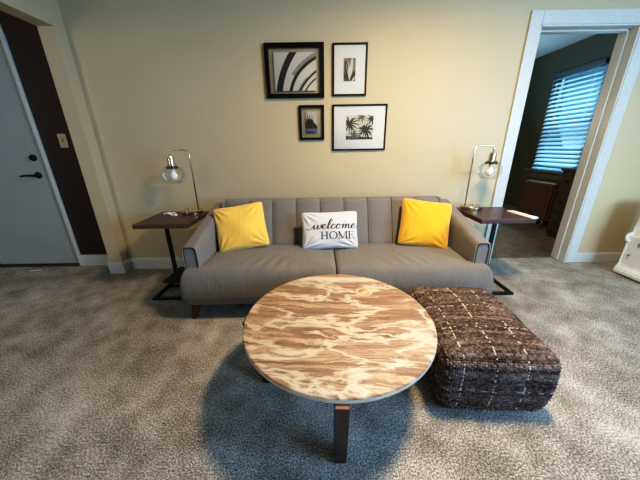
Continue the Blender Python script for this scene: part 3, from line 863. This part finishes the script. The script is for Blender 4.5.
# ------------------------------------------------------------------ woven pouf
def pouf():
    N = 230
    a, b, c = .258, .322, .168; cx, cy, cz = .822, 1.218, .168
    def faceset():
        # (axis, sign)
        return [(2, 1), (1, -1), (0, 1), (0, -1), (1, 1), (2, -1)]
    V, F, UV = [], [], []
    for fi, (ax, sg) in enumerate(faceset()):
        n = N; s = np.linspace(-1, 1, n); S, T = np.meshgrid(s, s)
        P = np.zeros((n, n, 3)); o = [0, 1, 2]; o.remove(ax)
        P[..., o[0]] = S; P[..., o[1]] = T; P[..., ax] = sg
        # rounded box: inner box + rounding sphere
        half = np.array([a, b, c]); r = np.array([.06, .06, .055])
        Q = P*half
        core = np.clip(Q, -(half-r), half-r); dlt = (Q-core)/r
        ln = np.linalg.norm(dlt, axis=-1, keepdims=True); ln[ln < 1e-9] = 1
        nrm = dlt/ln; Q = core+nrm*r
        zz = Q[..., 2]/c
        lowr = np.clip(-zz, 0, 1)**1.5
        Q[..., 0] *= 1+.02*(1-zz**2)-.11*lowr; Q[..., 1] *= 1+.04*(1-zz**2)-.02*lowr
        # bellied top
        top = np.clip(zz, 0, 1)**4*np.clip(1-(Q[..., 0]/a)**2, 0, 1)*np.clip(1-(Q[..., 1]/b)**2, 0, 1)
        Q[..., 2] += top*.035
        # metric coordinates so cells are about the same size on every face
        su, sw = .0115, .0085
        U = Q[..., o[0]]/su; W = Q[..., o[1]]/sw if ax == 2 else (Q[..., o[1]]-c)/sw
        if ax == 1: W = (Q[..., 2]-c)/sw - b/sw
        if ax == 0: U = (Q[..., 2]-c)/su+a/su; W = Q[..., 1]/sw
        U = U+200; W = W+200
        iu, iw = np.floor(U), np.floor(W)
        hsh = np.sin(iu*12.9898+iw*78.233)*43758.5453; hsh -= np.floor(hsh)
        over = ((iu+iw) % 2)
        h = np.abs(np.sin(PI*U))*np.where(over, 1, .55)*np.abs(np.sin(PI*W))**.6
        h = h*(.35+.9*hsh)
        Q = Q+nrm*(h*.0065)[..., None]
        Q += nrm*.004*np.sin(Q[..., 0:1]*23+Q[..., 1:2]*17+fi)
        off = len(V)
        Q[..., 2] = np.maximum(Q[..., 2], -c)
        V += list((Q+np.array([cx, cy, cz])).reshape(-1, 3))
        f = grid_faces(n, n, off)
        flip = (ax == 1) ^ (sg < 0)
        if flip: f = [tuple(reversed(q)) for q in f]
        F += f
        UVf = np.stack([U, W], -1).reshape(-1, 2)
        for q in f: UV += [UVf[i-off] for i in q]
    V = np.array(V); ang = math.radians(-4)
    X = V[:, 0]-cx; Y = V[:, 1]-cy
    V[:, 0] = cx+X*math.cos(ang)-Y*math.sin(ang); V[:, 1] = cy+X*math.sin(ang)+Y*math.cos(ang)
    o = raw('pouf', V, F, M['weave'], None, True, origin=(cx, cy, 0), uvs=UV)
    tag(o, 'square dark brown woven pouf with pale flecks beside the coffee table', 'pouf')
pouf()

# ------------------------------------------------------------------ pictures on the wall
def picture(label, x0, x1, z0, z1, fw, depth, mat_in, art, floating=False):
    yb = D-.002; yf = D-depth
    t = thing('picture_frame', label, 'picture', ((x0+x1)/2, D, (z0+z1)/2), 'framed pictures on the beige wall')
    bm = bmesh.new()
    add_box(bm, (x0, yf, z0), (x0+fw, yb, z1), .002); add_box(bm, (x1-fw, yf, z0), (x1, yb, z1), .002)
    add_box(bm, (x0+fw, yf, z0), (x1-fw, yb, z0+fw), .002); add_box(bm, (x0+fw, yf, z1-fw), (x1-fw, yb, z1), .002)
    obj('frame', bm, M['frame'], t)
    ym = yf+.010
    if not floating:
        obj('mat_board', box((x0+fw, ym, z0+fw), (x1-fw, ym+.003, z1-fw)), M['white'], t)
    ax0, ax1, az0, az1 = mat_in
    ya = ym-.001 if not floating else ym+.003
    bm = bmesh.new(); add_box(bm, (ax0, ya, az0), (ax1, ya+.0008, az1), mi=0)
    art(bm, ax0, ax1, az0, az1, ya)
    obj('print', bm, art.mats, t)
    obj('glass_pane', box((x0+fw, ym-.006, z0+fw), (x1-fw, ym-.0045, z1-fw)), M['paneglass'], t)
    return t
def clip_poly(pts, x0, x1, z0, z1):
    for ax, lim, sg in ((0, x0, 1), (0, x1, -1), (1, z0, 1), (1, z1, -1)):
        out = []
        for i in range(len(pts)):
            p, q = pts[i-1], pts[i]; a = sg*(p[ax]-lim); b = sg*(q[ax]-lim)
            if (a >= 0) != (b >= 0):
                k = a/(a-b); out.append((p[0]+(q[0]-p[0])*k, p[1]+(q[1]-p[1])*k))
            if b >= 0: out.append(q)
        pts = out
        if len(pts) < 3: return []
    return pts
def flat(bm, pts, ext, y, mi):
    pts = clip_poly(pts, *ext)
    if len(pts) >= 3:
        try: bm.faces.new([bm.verts.new((p[0], y, p[1])) for p in pts]).material_index = mi
        except ValueError: pass
def arcs_art(bm, x0, x1, z0, z1, y):
    ext = (x0, x1, z0, z1); w, h = x1-x0, z1-z0
    def band(c, r0, r1, mi, lay, a0=PI/2, a1=PI, taper=0):
        n = 40
        for k in range(n):
            s, e = a0+(a1-a0)*k/n, a0+(a1-a0)*(k+1)/n
            def q(r, a): return (x0+w*(c[0]+r*math.cos(a)), z0+h*(c[1]+r*math.sin(a)))
            def ro(a): return r1-taper*(1-(a-a0)/(a1-a0))
            flat(bm, [q(r0, s), q(ro(s), s), q(ro(e), e), q(r0, e)], ext, y-.0002*lay, mi)
    band((2.5, -.289), 2.335, 2.485, 1, 2)
    band((1.584, -.213), 1.18, 1.26, 1, 2)
    band((1.584, -.213), 1.262, 1.345, 2, 1, PI*.62, PI*.84)
    band((1.90, -.583), 1.388, 1.442, 1, 2)
    band((1.90, -.583), 1.44, 1.475, 2, 1, PI*.78, PI)
    band((1.56, -.389), .888, .926, 1, 2)
arcs_art.mats = [M['artwhite'], M['artblack'], M['artgrey']]
def leaf_art(bm, x0, x1, z0, z1, y):
    ext = (x0, x1, z0, z1); w, h = x1-x0, z1-z0
    def leaf(bx, bz, tx, tz, wd, mi, lay):
        L, R = [], []
        for k in range(13):
            q = k/12; px, pz = bx+(tx-bx)*q, bz+(tz-bz)*q; dx, dz = tx-bx, tz-bz; l = math.hypot(dx, dz)
            s = wd*math.sin(PI*q)**.8
            L.append((x0+w*(px-dz/l*s), z0+h*(pz+dx/l*s))); R.append((x0+w*(px+dz/l*s), z0+h*(pz-dx/l*s)))
        flat(bm, L+R[::-1], ext, y-.0002*lay, mi)
    leaf(.45, -.1, .1, .95, .16, 1, 1); leaf(.5, 0, .75, 1.1, .13, 2, 2); leaf(.5, 0, 1.1, .5, .12, 1, 3)
    leaf(.5, -.05, .42, .9, .06, 2, 4); leaf(.3, -.1, -.1, .5, .1, 1, 5); leaf(.6, -.1, 1.0, .22, .05, 2, 6); leaf(.5, .0, .2, .8, .02, 2, 7)
leaf_art.mats = [M['printsepia'], M['printdark'], M['printlite']]
def palm_art(bm, x0, x1, z0, z1, y):
    ext = (x0, x1, z0, z1); w, h = x1-x0, z1-z0; r = random.Random(5)
    def frond(cx, cz, L, n, mi, lay):
        for k in range(n):
            a = 2*PI*k/n+r.uniform(-.15, .15); l = L*r.uniform(.75, 1.1)
            pts_l, pts_r = [], []
            for j in range(7):
                q = j/6; d = l*q; droop = -.25*l*q*q
                px, pz = cx+d*math.cos(a), cz+d*math.sin(a)+droop
                s = .027*math.sin(PI*min(1, .15+q*.85))
                pts_l.append((x0+w*(px-math.sin(a)*s), z0+h*(pz+math.cos(a)*s))); pts_r.append((x0+w*(px+math.sin(a)*s), z0+h*(pz-math.cos(a)*s)))
            flat(bm, pts_l+pts_r[::-1], ext, y-.0002*lay-.00001*k, mi)
    flat(bm, [(x0, z0), (x1, z0), (x1, z0+h*.08), (x0, z0+h*.16)], ext, y-.0002, 1)
    frond(.12, .68, .42, 15, 1, 2); frond(.72, .42, .36, 19, 1, 3); frond(.3, .2, .28, 11, 2, 4); frond(.55, .95, .24, 9, 2, 5); frond(.95, .85, .25, 9, 1, 6)
    flat(bm, [(x0+w*.70, z0), (x0+w*.745, z0), (x0+w*.735, z0+h*.42), (x0+w*.71, z0+h*.42)], ext, y-.0014, 1)
palm_art.mats = [M['printlite'], M['printdark'], M['printmid']]
def beach_art(bm, x0, x1, z0, z1, y):
    ext = (x0, x1, z0, z1); w, h = x1-x0, z1-z0
    flat(bm, [(x0, z0), (x1, z0), (x1, z0+h*.22), (x0, z0+h*.24)], ext, y-.0002, 2)  # violet reflection along the bottom, painted into the print
    flat(bm, [(x0, z0+h*.22), (x1, z0+h*.2), (x1, z0+h*.34), (x0+w*.7, z0+h*.5), (x0+w*.62, z0+h*.62), (x0+w*.3, z0+h*.68), (x0, z0+h*.55)], ext, y-.0004, 1)
    for a, b in ((.1, .95), (.35, .85), (-.1, .8), (.6, .75)):
        flat(bm, [(x0+w*.18, z0+h*.45), (x0+w*.3, z0+h*.45), (x0+w*(a+.04), z0+h*b), (x0+w*a, z0+h*b)], ext, y-.0006, 1)
    flat(bm, [(x0, z0), (x1*.0+x0+w*.95, z0), (x0+w*.6, z0+h*.06), (x0, z0+h*.1)], ext, y-.0006, 1)
beach_art.mats = [M['printlite'], M['printdark'], M['printblue']]
def inset(x0, x1, z0, z1, l, r, b, t): return (x0+l, x1-r, z0+b, z1-t)
picture('large black glass frame holding black and white curved brushstroke art', -.44, .058, 1.622, 2.028, .034, .032, (-.366, -.010, 1.678, 1.962), arcs_art, True)
picture('upright black frame with a wide white mat around a grey leaf print', .130, .423, 1.634, 2.024, .014, .022, (.224, .325, 1.745, 1.916), leaf_art)
picture('smallest black glass frame with dark palm silhouette and violet strip', -.168, .055, 1.278, 1.565, .020, .026, (-.112, -.008, 1.335, 1.515), beach_art, True)
picture('landscape black frame with white mat around a square palm leaf print', .130, .618, 1.181, 1.567, .014, .022, (.253, .500, 1.275, 1.478), palm_art)

# ------------------------------------------------------------------ white appliance at the right edge
dh = thing('dehumidifier', 'white plastic floor appliance with yellow sticker at the right edge of the room', 'appliance', (3.03, 2.14, 0))
def rbox(lo, hi, bev, seg=4): return box(lo, hi, bev, seg)
bm = bmesh.new()
add_prism(bm, [(2.872, .012), (2.86, .03), (2.862, .06), (2.90, .10), (2.905, .34), (2.90, .36), (2.90, .39), (2.918, .40), (2.925, .66), (2.95, .70), (3.2, .70), (3.22, .66), (3.24, .012)], 1, 1.93, 2.335)
bmesh.ops.bevel(bm, geom=list(bm.edges), offset=.008, segments=2, affect='EDGES')
obj('housing', bm, M['plastic'], dh, True, sharp=.6)
bm = bmesh.new(); add_box(bm, (2.885, 1.95, 0), (3.22, 2.315, .014))
obj('foot', bm, M['black'], dh)
bm = bmesh.new()
pts = smooth_path([(2.905, 2.328, .33), (2.888, 2.332, .345), (2.880, 2.334, .37), (2.888, 2.334, .395), (2.915, 2.33, .405)], 5)
add_tube(bm, pts, .014, 10)
obj('handle', bm, M['plastic'], dh, True)
k = obj('sticker', add_prism(bmesh.new(), [(2.152, .10), (1.96, .10), (1.96, .19), (2.14, .19)], 0, 2.8965, 2.9055), M['sticker'], dh); k['label'] = 'yellow sticker'
for y, z, a, b in ((2.285, .205, .011, .008), (2.29, .18, .005, .006), (2.225, .335, .016, .0025), (2.225, .305, .016, .0025), (2.209, .32, .0025, .0155), (2.241, .32, .0025, .0155)):
    obj('printed_mark', add_box(bmesh.new(), (2.8965, y-a, z-b), (2.9055, y+a, z+b)), M['greyplastic'], dh)
bm = bmesh.new()
for i in range(9): add_box(bm, (2.9165, 1.98+i*.035, .46), (2.924, 1.995+i*.035, .62))
obj('vent', bm, M['greyplastic'], dh)

for ch in dh.children:
    ch.location.x = 0
dh.location.x += .03
# ------------------------------------------------------------------ second window (right of the camera, lets daylight in)
w2 = struct(thing('window_2', 'x', 'x')); del w2['label'], w2['category']
bm = bmesh.new()
add_box(bm, (XR+.06, VY0, VZ0), (XR+.1, VY0+.06, VZ1)); add_box(bm, (XR+.06, VY1-.06, VZ0), (XR+.1, VY1, VZ1)); add_box(bm, (XR+.06, (VY0+VY1)/2-.03, VZ0), (XR+.1, (VY0+VY1)/2+.03, VZ1))
add_box(bm, (XR+.06, VY0, VZ0), (XR+.1, VY1, VZ0+.06)); add_box(bm, (XR+.06, VY0, VZ1-.06), (XR+.1, VY1, VZ1))
obj('window_frame', bm, M['trim'], w2)
obj('window_pane', box((XR+.078, VY0+.05, VZ0+.05), (XR+.082, VY1-.05, VZ1-.05)), M['glass'], w2)

# ------------------------------------------------------------------ light
def light(name, kind, loc, energy, color, **kw):
    l = bpy.data.lights.new(name, kind); l.energy = energy; l.color = color
    for k, v in kw.items(): setattr(l, k, v)
    o = bpy.data.objects.new(name, l); COL.objects.link(o); o.location = loc; return o
def aim(o, d): o.rotation_euler = Vector(d).to_track_quat('-Z', 'Y').to_euler()
COOL = (.29, .58, 1.0)
a = light('daylight_right_window', 'AREA', (XR+.05, (VY0+VY1)/2, (VZ0+VZ1)/2), 205, COOL, shape='RECTANGLE', size=1.9, size_y=1.3); aim(a, (-1, .0, -.12))
a = light('ceiling_lamp', 'AREA', (.87, 1.1, 2.42), 68, (1.0, .77, .47), shape='DISK', size=.34); aim(a, (0, 0, -1))
a = light('daylight_behind', 'AREA', (2.8, -2.5, 1.4), 30, (.48, .73, 1.0), shape='RECTANGLE', size=1.9, size_y=1.4, spread=1.1); aim(a, (.08, 1, -.06))
light('far_room_fill', 'POINT', (1.6, 4.0, 1.5), 18, (1.0, .86, .66), shadow_soft_size=.15)  # added fill, no lamp here; brightens the dark far room
a = light('far_room_cool_fill', 'AREA', (2.2, 5.4, 1.6), 24, (.30, .66, 1.0), shape='RECTANGLE', size=1.0, size_y=1.2, spread=1.9); aim(a, (.25, -1, .9))  # added cool fill without a window, lifts the far room ceiling
a = light('daylight_far_window', 'AREA', (XR+1.2, (WY0+WY1)/2, 3.3), 900, (.55, .8, 1.0), shape='RECTANGLE', size=1.4, size_y=1.6); aim(a, (-1, 0, -1.2))
a = light('daylight_hall', 'AREA', (-3.3, -.6, 1.7), 19, (1.0, .97, .88), shape='RECTANGLE', size=.9, size_y=1.2); aim(a, (0, 1, -.1))

w = bpy.data.worlds.new('sky'); SC.world = w; w.use_nodes = True
nt = w.node_tree; bg = nt.nodes['Background']
sky = nt.nodes.new('ShaderNodeTexSky'); sky.sky_type = 'HOSEK_WILKIE'; sky.turbidity = 4; sky.sun_direction = (-.6, -.5, .6)
mxn = nt.nodes.new('ShaderNodeMix'); mxn.data_type = 'RGBA'; mxn.inputs[0].default_value = .75
nt.links.new(sky.outputs[0], mxn.inputs[6]); mxn.inputs[7].default_value = (.05, .32, .54, 1)
nt.links.new(mxn.outputs[2], bg.inputs['Color']); bg.inputs['Strength'].default_value = .6

# ------------------------------------------------------------------ camera
F_PX, TH, ROLL, YAW, H = 262.286, .340806, -.0149098, .000532, 1.2152
f = Vector((math.sin(YAW)*math.cos(TH), math.cos(YAW)*math.cos(TH), -math.sin(TH)))
r0 = f.cross(Vector((0, 0, 1))).normalized(); u0 = r0.cross(f)
r = r0*math.cos(ROLL)+u0*math.sin(ROLL); u = -r0*math.sin(ROLL)+u0*math.cos(ROLL)
cam = bpy.data.cameras.new('camera'); cam.sensor_width = 36; cam.lens = 36*F_PX/640; cam.clip_start = .02
co = bpy.data.objects.new('camera', cam); COL.objects.link(co)
co.matrix_world = Matrix(((r.x, u.x, -f.x, 0), (r.y, u.y, -f.y, 0), (r.z, u.z, -f.z, H), (0, 0, 0, 1)))
SC.camera = co
SC.cycles.use_denoising = True
SC.view_settings.view_transform = 'Standard'
SC.view_settings.look = 'None'
SC.view_settings.exposure = 0.08
SC.view_settings.use_curve_mapping = True
cm = SC.view_settings.curve_mapping
cv = cm.curves[3]
for x, y in ((.03, .021), (.12, .112), (.30, .33), (.60, .70)): cv.points.new(x, y)
cm.update()
